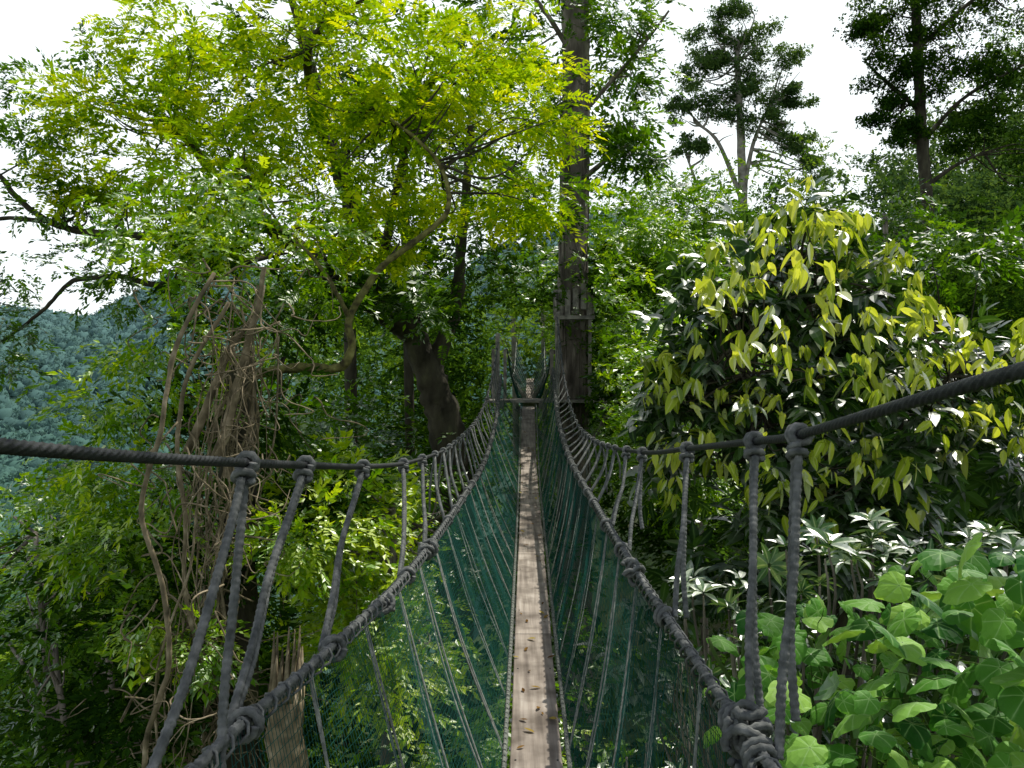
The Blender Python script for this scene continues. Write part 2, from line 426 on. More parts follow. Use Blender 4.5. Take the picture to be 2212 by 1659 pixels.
rope=Acc(); 
def helix(c,ax,r,turns,h,n=14,ph=0,ell=1.0):
    ax=nrm(ax); u=nrm(np.cross(ax,[0.01,.02,1.0]) if abs(ax[2])<.9 else np.cross(ax,[1,0,0])); w=np.cross(ax,u)
    t=np.linspace(0,1,int(n*turns)+1); a=ph+t*turns*2*math.pi
    return np.asarray(c)+ax*((t-.5)*h)[:,None]+r*(np.cos(a)[:,None]*u*ell+np.sin(a)[:,None]*w)
def suspender(C,Lw,side,yt,yb,near,tail=0):
    top=C(yt); bot=Lw(yb)+np.array([side*.022,0,.0]); r=.0088
    if near:
        ax=nrm(C(yt+.05)-C(yt-.05)); 
        dn=nrm(bot-top)
        hp=helix(top,ax,.0195,1.8,.04,18)
        o1=top+dn*.05+ax*-.010; o2=top+dn*.05+ax*.014
        mid=(top+bot)/2
        bow=np.array([side*rng.uniform(-.005,.02),rng.uniform(-.03,.02),0])
        A=[bot+np.array([side*.012,-.012,0]),bot*.75+top*.25+bow*.6,mid+bow,bot*.2+top*.8+bow*.4,o1]
        if tail>0:    # free end hangs down beside the tied strand
            L_=np.linalg.norm(bot-top)*tail
            dv=nrm(dn*.8+np.array([0,.05,-.5]))
            B=[o2]+[o2+dv*L_*q+np.array([.028*q,.01*math.sin(3*q),0])+(np.array([.012,0,0]) if q>.9 else 0) for q in(.25,.5,.75,1.0)]
        else: B=[o2,bot*.25+top*.75+bow*.5+ax*.016,mid+bow*1.1+ax*.022,bot*.8+top*.2+bow*.3+ax*.02,bot+np.array([side*.01,.014,0])]
        braid(rope,spl(A,10),r); braid(rope,hp,r); braid(rope,spl(B,10),r)
        braid(rope,helix(top+dn*.042,dn,.016,1.5,.022,18,ell=1.3),r*.95)
        axl=nrm(Lw(yb+.05)-Lw(yb-.05))
        braid(rope,helix(Lw(yb),axl+rng.normal(0,.25,3),.029,2.2,.045,18),r*.95)
    else:
        bow=np.array([side*rng.uniform(-.01,.03),rng.uniform(-.03,.03),0])
        for k in (-.013,.013):
            mid=(top+bot)/2+bow+np.array([0,k*1.6,0])
            tube(rope,spl([bot+[0,k,0],mid,top+[0,k,0]],5),.0085,6)
        tube(rope,helix(top,[0,1,0],.018,2,.04,10),.0085,6)
        tube(rope,helix(Lw(yb),[0,1,0],.027,2,.05,10),.0085,6)
        if rng.random()<.5:
            l=rng.uniform(.15,.5); tube(rope,spl([top,top+[side*.03,-.02,-l*.5],top+[side*.04,.03,-l]],5),.008,6)
for i,(a,b) in enumerate([(2.0,1.42),(2.48,1.85),(3.3,2.5),(4.4,3.75),(5.15,4.6)]):
    suspender(CL,LL,-1,a,b,True,[.8,0,0,0,0][i])
for i,(a,b) in enumerate([(1.96,1.72),(2.35,1.92),(3.3,2.85),(4.5,4.05),(5.2,4.8)]):
    suspender(CR,LR,1,a,b,True,[.84,.86,.85,.6,0][i])
y=5.8
while y<15.6:
    suspender(CL,LL,-1,y,y-.3,False); suspender(CR,LR,1,y+.1,y-.15,False); y+=.42 if y>8 else .5
hr=Acc()
for Lw,s in((LL,-1),(LR,1)):
    braid(hr,Lw(yn)+np.array([0,0,.010]),.0110,.006,16,.11,.04)
    braid(hr,Lw(yn)+np.array([s*.012,0,-.010]),.0110,.006,16,.11,.04)
    tube(hr,Lw(yf),.019,7)
    P,q=resample(Lw(yy[yy<15.8]),.012)
    a=q/.085*2*math.pi
    tube(hr,P+.0225*np.stack([np.cos(a),0*a,np.sin(a)],1),.0038,5)
    for yk,nn in (((4.45,7),(3.1,2)) if s<0 else ((1.8,9),(3.55,3))):
        for k in range(nn):
            ax=nrm(np.array([0,.9,0])+rng.normal(0,.7,3))
            braid(hr,helix(Lw(yk)+rng.normal(0,.012,3)*[1,3,1],ax,rng.uniform(.022,.036),1.2,.06,16,rng.uniform(0,6)),.009)
M_rope=roughmat('rope_grey',[(.3,(.045,.05,.048)),(.55,(.11,.115,.11)),(.8,(.22,.22,.21))],35,.85,.5,spec=.25,bscale=300,dist=.002)
rope.obj('suspender_ropes',M_rope,walk,True,False)
hr.obj('hand_ropes',M_rope,walk,True,False)

net=Acc()
def netside(Lw,C,half,s,y0,y1,sp=.020,r=.0009,acc=net,nt=8,slant=.8):
    def S(ys,t):
        yb=np.clip(ys-slant*np.clip((15.0-ys)/4,0,1) if slant else ys,-1.45,99)
        A=Lw(ys); B=C(yb)+np.array([s*half,0,0]); 
        bulge=.015+.02*np.sin(ys*1.7)+.012*np.sin(ys*9)
        P=A[:,None]*(1-t)[None,:,None]+B[:,None]*t[None,:,None]
        P[...,0]+=s*bulge[:,None]*np.sin(math.pi*t)[None]
        P[...,2]-=.03*np.sin(math.pi*t)[None]
        P[...,1]+=.025*np.sin(ys*3.1)[:,None]*np.sin(math.pi*t)[None]
        return P
    ys=np.arange(y0,y1,sp); t=np.linspace(0,1,nt)
    for P,off in((S(ys,t),np.array([[r,0,0],[-r*.5,r*.87,0],[-r*.5,-r*.87,0]])),
                 (np.swapaxes(S(np.arange(y0,y1,.1),np.linspace(0,1,50)),0,1),np.array([[r,0,0],[-r*.5,0,r*.87],[-r*.5,0,-r*.87]]))):
        P=P+rng.normal(0,.0012,P.shape)
        n,m=P.shape[:2]
        V=P[:,:,None,:]+off[None,None]
        i=np.arange(n)[:,None,None]*m*3; j=np.arange(m-1)[None,:,None]*3; k=np.arange(3)[None,None]
        k2=(k+1)%3
        F=np.stack([i+j+k,i+j+k2,i+j+3+k2,i+j+3+k],-1).reshape(-1,4)
        acc.add(V,F)
netside(LL,CP,.15,-1,-1.2,15.8); netside(LR,CP,.15,1,-1.2,15.8)
M_net=leafmat('net_green',(.014,.06,.05),(.018,.075,.06),(.02,.085,.07),.3,tt=(1,1,1))
net.obj('safety_net',M_net,walk,False)
tie=Acc()
for Lw,s in((LL,-1),(LR,1)):
    for y in np.arange(-.2,15.4,.62):
        A=Lw(y); B=CP(max(-1.4,y-.8*min(1,max(0,(15-y)/4))))+np.array([s*.15,0,0])
        for k in(-.012,.012):
            m=(A+B)/2+np.array([s*(.012+rng.normal(0,.008)),rng.normal(0,.02),-.015])
            P=spl([A+[0,k,0],m+[0,k,0],B+[0,k,0]],8)
            P[:,0]+=s*.004
            if y<5: braid(tie,P,.004,.006,10,.08,.03)
            else: tube(tie,P,.0035,5)
    braid(tie,(CP(yn)+np.array([s*.145,0,.012])),.0095,.006,15,.1,.03)
    tube(tie,(CP(yf)+np.array([s*.145,0,.012])),.0095,6)
    P,q=resample(CP(yy)+np.array([s*.145,0,.012]),.01); a=q/.06*2*math.pi
    tube(tie,P+.012*np.stack([np.cos(a),0*a,np.sin(a)],1),.003,4)
M_tie=roughmat('rope_pale',[(.3,(.07,.08,.07)),(.7,(.22,.23,.2))],40,.85,.4,dist=.002)
tie.obj('net_tie_ropes',M_tie,walk,True,False)

dk=Acc(); y=-1.4
while y<15.7:
    L=min(2.35,15.8-y); ysb=np.linspace(y+.005,y+L-.005,14); P=CP(ysb)
    w=.119+rng.normal(0,.002); off=rng.normal(0,.004)
    A=[]
    for sx,sz in((-1,0),(-.96,.004),(.96,.004),(1,0),(1,-.028),(-1,-.028)):
        A.append(P+np.array([sx*w+off,0,sz]))
    V=np.stack(A,1); n=len(ysb); i=np.arange(n-1)[:,None]*6; j=np.arange(6)[None]; j2=(j+1)%6
    F=np.stack([i+j,i+j2,i+6+j2,i+6+j],-1).reshape(-1,4)
    e=np.array([[0,1,2,3],[0,3,4,5]]); F=np.vstack([F,e,e+(n-1)*6])
    dk.add(V,F,np.full(n*6,rng.random())); y+=L
m,nt,out=mat_new('deck_wood'); N=nt.nodes; L=nt.links
tc=N.new('ShaderNodeTexCoord'); mp=N.new('ShaderNodeMapping'); mp.inputs['Scale'].default_value=(38,1.6,8); L.new(tc.outputs['Object'],mp.inputs[0])
n1=N.new('ShaderNodeTexNoise'); n1.inputs['Scale'].default_value=1; n1.inputs['Detail'].default_value=8; L.new(mp.outputs[0],n1.inputs['Vector'])
n2=N.new('ShaderNodeTexNoise'); n2.inputs['Scale'].default_value=5; n2.inputs['Detail'].default_value=7; L.new(tc.outputs['Object'],n2.inputs['Vector'])
r1=ramp(nt,[(.3,(.20,.165,.135)),(.55,(.36,.31,.26)),(.75,(.50,.45,.39))]); L.new(n1.outputs['Fac'],r1.inputs[0])
r2=ramp(nt,[(.32,(.34,.31,.28)),(.6,(1,1,1))]); L.new(n2.outputs['Fac'],r2.inputs[0])
mx=N.new('ShaderNodeMixRGB'); mx.blend_type='MULTIPLY'; mx.inputs[0].default_value=.95; L.new(r1.outputs[0],mx.inputs[1]); L.new(r2.outputs[0],mx.inputs[2])
at=N.new('ShaderNodeAttribute'); at.attribute_name='tone'
r3=ramp(nt,[(0,(.72,.7,.68)),(1,(1,1,1))]); L.new(at.outputs['Fac'],r3.inputs[0])
mx2=N.new('ShaderNodeMixRGB'); mx2.blend_type='MULTIPLY'; mx2.inputs[0].default_value=1; L.new(mx.outputs[0],mx2.inputs[1]); L.new(r3.outputs[0],mx2.inputs[2])
p=N.new('ShaderNodeBsdfPrincipled'); p.inputs['Roughness'].default_value=.8; L.new(mx2.outputs[0],p.inputs['Base Color'])
b=N.new('ShaderNodeBump'); b.inputs['Strength'].default_value=.5; b.inputs['Distance'].default_value=.004; L.new(n1.outputs['Fac'],b.inputs['Height']); L.new(b.outputs[0],p.inputs['Normal'])
L.new(p.outputs[0],out.inputs[0]); M_deck=m
dk.obj('deck_boards',M_deck,walk,False)
ld=Acc()
for s in(-1,1):
    P=CP(yy[::4])+np.array([s*.1,0,-.055]); tube(ld,P,.02,6)
for y in np.arange(-1.2,15.6,.33):
    a=CP(y)+np.array([-.13,0,-.05]); tube(ld,[a,a+[.13,0,0],a+[.26,0,0]],.012,6)
ld.obj('ladder_frame',roughmat('aluminium_weathered',[(.3,(.2,.2,.2)),(.7,(.4,.4,.4))],9,.5,.2,metal=.7),walk,True,False)
sc=Acc()
for y in np.arange(1.5,14,1.17):
    for s in(-1,1):
        c=CP(y)+np.array([s*.095,0,.0045]); tube(sc,[c,c+[0,0,.003]],.005,6)
sc.obj('deck_screws',M_wire,walk,True,False)

fl=Acc(); T=Tmpl(); V,F,R=bigleaf([0,0,0],[1,0,.1],[0,0,1],1,.42,-.1,5,cup=.35); T.add(V,F,R); T.done()
n=60; ysl=np.r_[rng.uniform(2.8,14.5,n-3),3.75,3.95,4.3]
pp=CP(ysl)+np.stack([rng.uniform(-.11,.1,n),0*ysl,np.full(n,.009)],1); a=rng.uniform(0,6.28,n)
place(fl,T,pp,np.stack([np.cos(a),np.sin(a),0*a],1),rng.uniform(.025,.07,n),.12,.5,.3,.1,filt=False)
fl.obj('fallen_leaves',M_dead)

# ------------------------------------------------------------------ platform
plat=empty('tree_platform')
pw=Acc()
for i in range(16):
    box(pw,(.75+rng.normal(0,.01),16.02+i*.15,-.33+rng.normal(0,.003)),(2.5,.135,.04))
for x in(-.2,.55,1.7): box(pw,(x,17.1,-.41),(.09,2.4,.11))
for x,zt in((-.27,.95),(.85,1.35)):
    box(pw,(x,15.97,(zt-.9)/2),(.08,.08,zt+.9))
for x,yq in((-.4,18.2),(-.15,18.3),(.85,18.2),(1.9,18.2),(1.95,16.2)): box(pw,(x,yq,.2),(.07,.07,1.1))
for z in(.25,.68):
    box(pw,(1.4,18.26,z),(1.2,.04,.09)); box(pw,(2.0,17.2,z),(.04,2.0,.09))
box(pw,(1.2,16.45,1.28),(.78,.2,.07)); 
for x in(.88,1.5): box(pw,(x,16.40,.45),(.06,.06,1.6))
for a in np.linspace(0,2*math.pi,17)[:-1]:
    box(pw,(1.24+.39*math.cos(a),17+.39*math.sin(a),1.6+rng.normal(0,.04)),(.05,.11,.5),rot=a)
# braces down to the trunk
for x in(.1,1.9):
    tube(pw,[(x,16.3,-.46),((x+1.24)/2,16.6,-1.1),(1.24,16.9,-1.7)],.05,6)
pw.obj('timber',roughmat('platform_timber',[(.3,(.12,.11,.10)),(.7,(.36,.33,.29))],7,.9,.5),plat,False,False)
w2=empty('canopy_walkway')
P2=curve([(18.3,.36,-.3),(20,.40,-.55),(23,.47,-.7),(26,.55,-.45),(29,.62,.15)])
A2=curve([(18.3,-.1,.75),(20,-.05,.35),(23,.0,.15),(26,.08,.5),(29,.15,1.4)])
B2=curve([(18.3,.85,.75),(20,.87,.35),(23,.93,.15),(26,1.0,.5),(29,1.1,1.4)])
a=Acc(); y2=np.linspace(18.3,29,60)
tube(a,A2(y2),.016,6); tube(a,B2(y2),.016,6)
for C in(A2,B2):
    for y in np.arange(18.6,28.8,.5): q=C(y); e=P2(y); tube(a,[q,(q+e)/2,e],.009,5)
a.obj('ropes',M_tie,w2,True,False)
a=Acc(); netside(A2,P2,.14,-1,18.4,28.8,.05,.0018,a,8,0); netside(B2,P2,.14,1,18.4,28.8,.05,.0018,a,8,0); a.obj('safety_net',M_net,w2,False)
a=Acc(); 
for y in np.arange(18.4,28.9,.4): q=P2(y+.2); e=P2(y+.4)-P2(y); box(a,q,(.26,.39,.03),tilt=math.atan2(e[2],.4))
a.obj('deck_boards',M_deck,w2,False)

# ------------------------------------------------------------------ tall tree carrying the platform
tt=empty('tall_tree')
a=Acc()
P=[(1.2,17,-11.5),(1.25,17,-8),(1.24,17,-2),(1.22,17,2),(1.27,17,6),(1.2,17,11),(1.35,17,17)]
Q=spl(P,40); L_=len(Q); th=np.arange(28)/28*2*math.pi; zz=Q[:,2]
R_=np.interp(zz,[-11.5,-8,0,6,17],[.5,.38,.29,.27,.2])
fl_=1+.06*np.sin(5*th[None]+.4*zz[:,None])+.05*np.sin(9*th[None]-.7*zz[:,None]+1)+.03*rng.normal(0,1,(L_,28))
tube(a,Q,R_,28,fl_)
pts=[Q[160:]]
for e in [((1.2,17,5.2),(2.2,16.5,6.2),(2.9,16,7.0)),((1.25,17,6.5),(.3,16.5,7.6),(-1.2,16,8.4)),((1.2,17,8),(2.4,17,9.5),(4,17,10.5)),((1.2,17,10),(0,17.5,12),(-2,18,13)),((1.3,17,4.0),(2.0,16,4.4),(2.5,15.5,4.6))]:
    pts.append(limb(a,e,.06,.02,6))
lm=[(2.3,16.5,7.0,.55),(2.3,17,6.2,.5),(2.1,16,5.0,.4),(.2,16.5,7.6,.8),(-.6,17,6.6,.8),(2.2,15.8,4.2,.3),(1.5,17,10,1.0),(-1,17,10,1.3),(-2,18,13,1.6),(.3,17,5.7,.6),(2.0,17.5,7.9,.6)]
twigs_to(a,pts,lm,4,.02)
for k in range(9):
    th0=rng.uniform(3.4,6.0); P=[(1.24+(.31)*math.cos(th0+rng.normal(0,.12)),17+.31*math.sin(th0),z) for z in np.linspace(-3,rng.uniform(2,7),12)]
    limb(a,P,.018,.01,5,5,.01)
a.obj('trunk_and_limbs',M_bark,tt,True,False)
a=Acc(); crown(a,TW,lm,130,.38,tone=.5)
for k in range(34):
    z=rng.uniform(-2,7); th0=rng.uniform(3.2,6.2); crown(a,TW,[(1.24+.36*math.cos(th0),17+.36*math.sin(th0),z,.16)],9,.22,tone=.4,filt=False)
a.obj('foliage',M_mid,tt)

# ------------------------------------------------------------------ yellow-green leguminous tree
yt=empty('legume_tree')
a=Acc(); pts=[]
pts.append(limb(a,[(-1.0,14.2,-11.8),(-1.0,14.1,-6),(-.95,14,-2.6),(-1.1,14,-.9),(-1.35,13.9,0),(-1.65,13.7,.8),(-2.05,13,1.12),(-2.5,12,1.5),(-2.8,11,1.75),(-3.3,10,2.2),(-3.8,9.5,2.9)],.38,.04,14,10,.012))
pts.append(limb(a,[(-1.55,13.7,.7),(-1.8,13.8,1.75),(-2.4,12.8,2.9),(-2.7,12,4.2),(-3,11.5,5.5)],.17,.05,10))
pts.append(limb(a,[(-1.4,13.9,.1),(-.95,13.8,1.2),(-.8,13.6,2.4),(-.6,13,4.6)],.15,.05,10))
pts.append(limb(a,[(-2.05,13,1.12),(-1.7,11.5,1.9),(-1.3,10,2.6),(-1.0,9,3.2)],.08,.03,8))
pts.append(limb(a,[(-2.4,12.5,2.9),(-2.4,10.5,3.3),(-2.1,9,3.6),(-1.4,8.4,3.8)],.08,.02,7))
pts.append(limb(a,[(-2.8,11,1.75),(-3.1,10,1.45),(-3.7,9,1.05),(-4.13,9,1.13),(-4.67,9,1.07),(-5.0,9,.75),(-5.4,9,.45)],.045,.015,7))
pts.append(limb(a,[(-3.3,10,2.0),(-3.7,9.3,1.6),(-4.13,9,1.56),(-4.53,9,1.61),(-4.87,9,1.72),(-5.2,9,1.97),(-5.5,9,2.3),(-6.2,9,2.6)],.05,.022,7))
pts.append(limb(a,[(-4.87,9,1.72),(-5.3,9,1.75),(-6,9,1.7)],.03,.015,6))
a.obj('trunk_and_limbs',M_barkd,yt,True,False)
b_=Acc()
pts2=[limb(b_,[(-2.7,7.9,-.1),(-2.37,8,.09),(-1.98,8,.16),(-1.62,8,.16),(-1.5,8,.36),(-1.53,8,.61),(-1.37,8,.91),(-1.2,8,1.13),(-.9,8,1.35),(-.63,8,1.59),(-.6,8,1.83),(-.7,8,2.1),(-.94,8,2.35),(-1.3,8,2.6)],.05,.014,12,9,.004),
      limb(b_,[(-1.53,8,.63),(-1.8,8,1.09),(-2.15,8,1.45),(-2.5,8.2,1.9)],.025,.01,7)]
b_.obj('curved_branch',M_barkm,yt,True,False)
LY=[(-2.2,9,3.76,.8),(-3.2,9,3.5,.75),(-3.75,9.3,3.75,.4),(-4.15,9,2.85,.5),(-4.75,9.3,3.05,.3),(-3.7,9,2.45,.6),(-2.7,8.5,2.7,.7),(-1.9,8,3.0,.65),(-1.2,8.5,3.4,.65),(-.75,8,2.8,.55),(-.1,9,3.5,.5),(.3,8.6,2.75,.35),(-1.9,8.5,2.1,.6),(-2.8,8,1.95,.5),(-1.05,8.5,2.35,.5),(-.5,9,1.95,.5),(.2,9.5,2.05,.35),(-1.45,9,1.55,.35),(-4.6,9,2.2,.3),(-2.0,9.5,4.9,.6),(-3.3,8.8,1.5,.3)]
a=Acc(); twigs_to(a,pts+pts2,LY,6,.012); a.obj('twigs',M_barkd,yt,True,False)
a=Acc(); crown(a,FR,LY,115,.26,tone=.58,droop=.1,tilt=.45,sub=9,sig=.33,tvar=.22,szvar=.35); crown(a,TW,LY,45,.22,tone=.4,tilt=.45,sub=9,sig=.4); a.obj('foliage',M_yel,yt)
LD=[(0,10,1.3,.5),(-.8,11,1.3,.6),(-.2,12.5,2.4,.8),(-1.4,12.5,2.6,.9),(-2.6,12,2.4,.9),(-3.2,11,1.2,.7),(-1.2,13,4.2,1),(-.1,12.5,4.2,.9),(.6,13,3,.5),(-3.4,12,3.8,1),(-2.2,12,1.2,.6),(-4.6,11,2.6,.5),(-2.4,12,5,1.2),(-.2,13,5.8,1.2),(-1.2,11.5,1.0,.4),(-2.2,10,1.15,.35)]
a=Acc(); crown(a,FR+TW,LD,80,.30,tone=.45); a.obj('inner_foliage',M_mid,yt)
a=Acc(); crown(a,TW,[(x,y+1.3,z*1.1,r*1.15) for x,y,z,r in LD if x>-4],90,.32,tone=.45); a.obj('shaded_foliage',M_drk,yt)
LS=[(-5.0,9,1.9,.3),(-5.3,9,1.35,.3),(-4.6,9,1.3,.28),(-5.1,9,.7,.28),(-5.35,9,.3,.25),(-4.1,9,1.25,.25),(-5.3,9.5,2.8,.3),(-5.6,10,3.5,.35),(-4.9,10,3.9,.25),(-5.2,9,2.4,.3),(-4.2,9,.9,.25)]
a=Acc(); crown(a,TW,LS,55,.2,tone=.4,filt=False); a.obj('outer_foliage',M_mid,yt)

# ------------------------------------------------------------------ vine-covered tree, left
vt=empty('vine_covered_tree')
a=Acc()
for k in range(40):
    x0=-2.12+rng.normal(0,.16); P=[];x=x0; yq=6.45+rng.normal(0,.2)
    zt=rng.uniform(-.4,.8)
    for z in np.linspace(-11,zt,24):
        x+=rng.normal(0,.10)+(-2.12+.12*(z+1)-x)*.4; yq+=rng.normal(0,.06)
        P.append((x,yq,z))
    r=rng.choice([.005,.008,.012,.022],p=[.42,.3,.2,.08])
    limb(a,P,r*1.2,r*.7,7,6,.012)
for k in range(150):
    z=rng.uniform(-2.6,.9); c=np.array([-2.12+.1*z+rng.normal(0,.22),6.25+rng.normal(0,.25),z])
    P=[c]; 
    for q in range(5): P.append(P[-1]+rng.normal(0,.12,3)+[.02,0,-.05])
    limb(a,P,.007,.003,5,8,.01)
limb(a,[(-2.2,6.3,-.6),(-2.05,6.3,-.05),(-1.95,6.3,.35),(-1.85,6.3,.85)],.045,.015,10)
limb(a,[(-2.4,6.3,-.5),(-2.1,6.3,.2),(-1.9,6.4,.5)],.035,.015,8)
a.obj('vines',M_vine,vt,True,False)
a=Acc(); limb(a,[(-2.2,6.9,-11.5),(-2.2,6.9,-6),(-2.25,6.9,-2),(-2.2,6.9,0.2)],.24,.12,16,12,.01); a.obj('trunk',M_barkd,vt,True,False)
LV=[(-2.6,6.6,.35,.33),(-2.85,6.7,.0,.35),(-3.1,6.7,-.55,.4),(-2.9,6.6,-.8,.4),(-2.5,6.6,1.0,.38),(-2.1,6.8,1.3,.38),(-2.4,7,1.7,.4),(-1.6,7,1.15,.3),(-2.8,6.7,-1.3,.38),(-3.4,7,-.95,.3),(-1.7,6.5,-1.2,.2),(-2.95,7,1.3,.3),(-2.3,6.1,-1.9,.2),(-3.1,6.7,-.1,.3),(-3.2,6.7,-1.2,.3),(-2.7,6.2,-1.7,.22)]
a=Acc(); crown(a,TW,LV,95,.19,tone=.55,droop=.5); a.obj('foliage',M_bri,vt)
LV2=[(-2.8,7,-2,.55),(-2.3,7.2,-1.3,.5),(-3.3,7.4,-2.2,.6),(-2.6,7.2,-2.9,.6),(-1.6,7.4,-.9,.35),(-3.6,7.5,-1.6,.5),(-3.4,7.6,-3.2,.6),(-2.4,7.4,-.2,.4),(-2.9,7.4,-.5,.4),(-2.6,7.5,.9,.4),(-2.8,6.3,-2.4,.3)]
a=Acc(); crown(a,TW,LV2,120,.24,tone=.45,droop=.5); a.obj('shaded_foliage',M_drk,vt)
st=empty('broken_stump')
a=Acc(); Q=spl([(-1.6,6.1,-11),(-1.6,6.1,-5),(-1.62,6.1,-2.15)],14); tube(a,Q,np.linspace(.2,.12,len(Q)),14,1+.12*rng.normal(0,1,(len(Q),14)))
for k in range(14):
    t=k/14*6.28; c=np.array([-1.62+.1*math.cos(t),6.1+.1*math.sin(t),-2.25]); tube(a,[c,c+[.01,0,.2],c+[.02,0,rng.uniform(.25,.5)]],[.03,.02,.004],5)
a.obj('trunk',M_vine,st,True,False)

# ------------------------------------------------------------------ shrubs and forest masses
def mass(name,mat,temps,lumps,per,size,**k):
    a=Acc(); crown(a,temps,lumps,per,size,**k); return a.obj(name,mat)
def rl(n,u,v,d,r):
    out=[]
    for _ in range(n):
        dd=rng.uniform(*d); out.append((*fan(rng.uniform(*u),rng.uniform(*v),dd),rng.uniform(*r)))
    return out
bt=empty('young_tree')
LB=rl(26,(-.27,-.07),(-.33,-.11),(6.8,9.5),(.28,.5))
a=Acc(); crown(a,TW,LB,85,.23,tone=.7); a.obj('foliage',M_bri,bt)
a=Acc(); p=[limb(a,[(-1.3,8.6,-11.5),(-1.35,8.5,-6),(-1.2,8.3,-3),(-1.1,8,-1)],.12,.03,8)]; twigs_to(a,p,LB,2); a.obj('trunk_and_limbs',M_bark,bt,True,False)
mass('understorey_foliage',M_drk,TW,rl(44,(-.30,.05),(-.12,.14),(16,23),(.7,1.3)),75,.42,tone=.5)
mass('understorey_foliage',M_mid,TW,rl(22,(-.25,-.03),(-.2,.0),(12,16),(.45,.8)),80,.32,tone=.35)
mass('undergrowth',M_bri,TW,rl(26,(-.3,.25),(-.75,-.33),(7.5,11),(.4,.7)),75,.28,tone=.42)
mass('undergrowth',M_drk,TW,rl(70,(-.45,.5),(-.85,-.15),(9.5,15),(.7,1.2)),80,.36,tone=.45)
ls=empty('small_tree')
a=Acc(); p=[limb(a,[(-3.1,6.4,-11.5),(-3.05,6.3,-6),(-3.15,6.2,-3.2),(-3.3,6.2,-1.9)],.05,.02,8)]
LQ=[(-3.3,6.2,-1.75,.28),(-3.55,6.3,-2.3,.3),(-2.7,6.0,-2.6,.26),(-3.3,6.1,-2.8,.26)]
twigs_to(a,p,LQ,4,.01); a.obj('trunk_and_limbs',M_bark,ls,True,False)
a=Acc(); crown(a,TW,LQ,34,.19,tone=.35); a.obj('foliage',M_mid,ls)
for (tx,ty,tz) in ((-6.1,11,-1.9),(-5.0,10.5,-2.4)):
    lt=empty('slender_tree')
    a=Acc(); p=[limb(a,[(tx+.1,ty,-13),(tx-.1,ty,-7),(tx+.05,ty,-4),(tx-.1,ty,tz)],.075,.03,8)]
    LL2=rl(9,((tx-.9)/ty-.02,(tx+.6)/ty),(-.32,-.15),(ty+1,ty+4),(.5,.85)); twigs_to(a,p,LL2,2,.02); a.obj('trunk_and_limbs',M_bark,lt,True,False)
    a=Acc(); crown(a,TW,LL2,85,.28,tone=.5); a.obj('foliage',M_mid,lt)
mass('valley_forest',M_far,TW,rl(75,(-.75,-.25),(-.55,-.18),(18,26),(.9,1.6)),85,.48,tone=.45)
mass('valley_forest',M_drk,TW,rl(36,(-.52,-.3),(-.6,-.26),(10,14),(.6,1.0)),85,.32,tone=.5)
mass('mixed_saplings',M_bri,TW,rl(34,(.10,.24),(-.12,.19),(11,15),(.35,.65)),80,.27,tone=.45)
mass('mixed_saplings',M_drk,TW,rl(30,(.08,.26),(-.2,.17),(15,17.5),(.5,.9)),75,.34,tone=.55)
mass('mixed_saplings',M_mid,TW,rl(34,(.06,.25),(-.1,.22),(18,22),(.7,1.1)),75,.42,tone=.45)
pu=[.05,.1,.176,.214,.366,.43,.47,.53,.6,.7]; pv=[.16,.2,.25,.268,.275,.27,.31,.38,.46,.5]
f1=[];f2=[]
for _ in range(210):
    u=rng.uniform(.08,.68); d=rng.uniform(24,50); top=np.interp(u,pu,pv)
    v=top*(.35+.65*(d-24)/26)-rng.uniform(0,.16)
    v=min(v,top-.03); (f1 if u<.33 or rng.random()<.25 else f2).append((u*d,d,v*d,rng.uniform(1.2,2.4)))
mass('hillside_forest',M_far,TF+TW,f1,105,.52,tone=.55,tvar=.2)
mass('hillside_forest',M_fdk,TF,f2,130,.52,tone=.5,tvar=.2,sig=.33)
fr=[]
for _ in range(80):
    u=rng.uniform(.3,.7); d=rng.uniform(17,24); v=rng.uniform(-.35,.10+.35*max(0,u-.45)); fr.append((u*d,d,v*d,rng.uniform(.9,1.6)))
mass('hillside_forest',M_drk,TW,fr,90,.45,tone=.6)
fr=[]
for _ in range(50):
    u=rng.uniform(-.26,.1); d=rng.uniform(27,40); v=rng.uniform(-.1,.12); fr.append((u*d,d,v*d,rng.uniform(1.4,2.4)))
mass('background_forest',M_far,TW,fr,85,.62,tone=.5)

em=empty('emergent_tree')
a=Acc(); pts=[limb(a,[(16,60,0),(16.3,60,8),(16.2,60,14),(16,60,20),(15.8,60,24)],.45,.15,10),
 limb(a,[(16.2,60,13),(17,60,17),(18.3,60,20)],.2,.07,7),limb(a,[(16.2,60,13),(14.5,60,17),(12.8,60,18.5)],.2,.07,7),limb(a,[(14,59,8),(13,59,13),(12,59,16)],.18,.06,7)]
LE=[(15.8,60,25.4,1.6),(13.9,60,24,1.4),(17.7,60,24.2,1.5),(16,60,22.8,1.7),(13,60,21.8,1.4),(19.2,60,22.4,1.4),(14.6,60,20.2,1.5),(17.8,60,20.6,1.7),(12.2,60,19.2,1.3),(15.8,60,18,1.4),(18.6,60,18.2,1.3),(20.2,60,20.3,1.1),(12.4,59,16.5,1.1),(20.3,60,16.5,1.3),(21,60,15,1.2),(16,60,20,1.5),(14,60,22.5,1.3)]
twigs_to(a,pts,LE,5,.07); a.obj('trunk_and_limbs',M_grey,em,True,False)
a=Acc(); crown(a,TF,LE,330,.42,tone=.6,sub=9,sig=.24,tvar=.2); a.obj('foliage',M_fdk,em)
dt=empty('dark_tree')
a=Acc(); pts=[limb(a,[(13.4,28,-3),(13.6,28,2),(13.7,28,5),(13.45,28,8.5),(13.3,28,12),(13.2,28,16)],.24,.13,12,12,.01)]
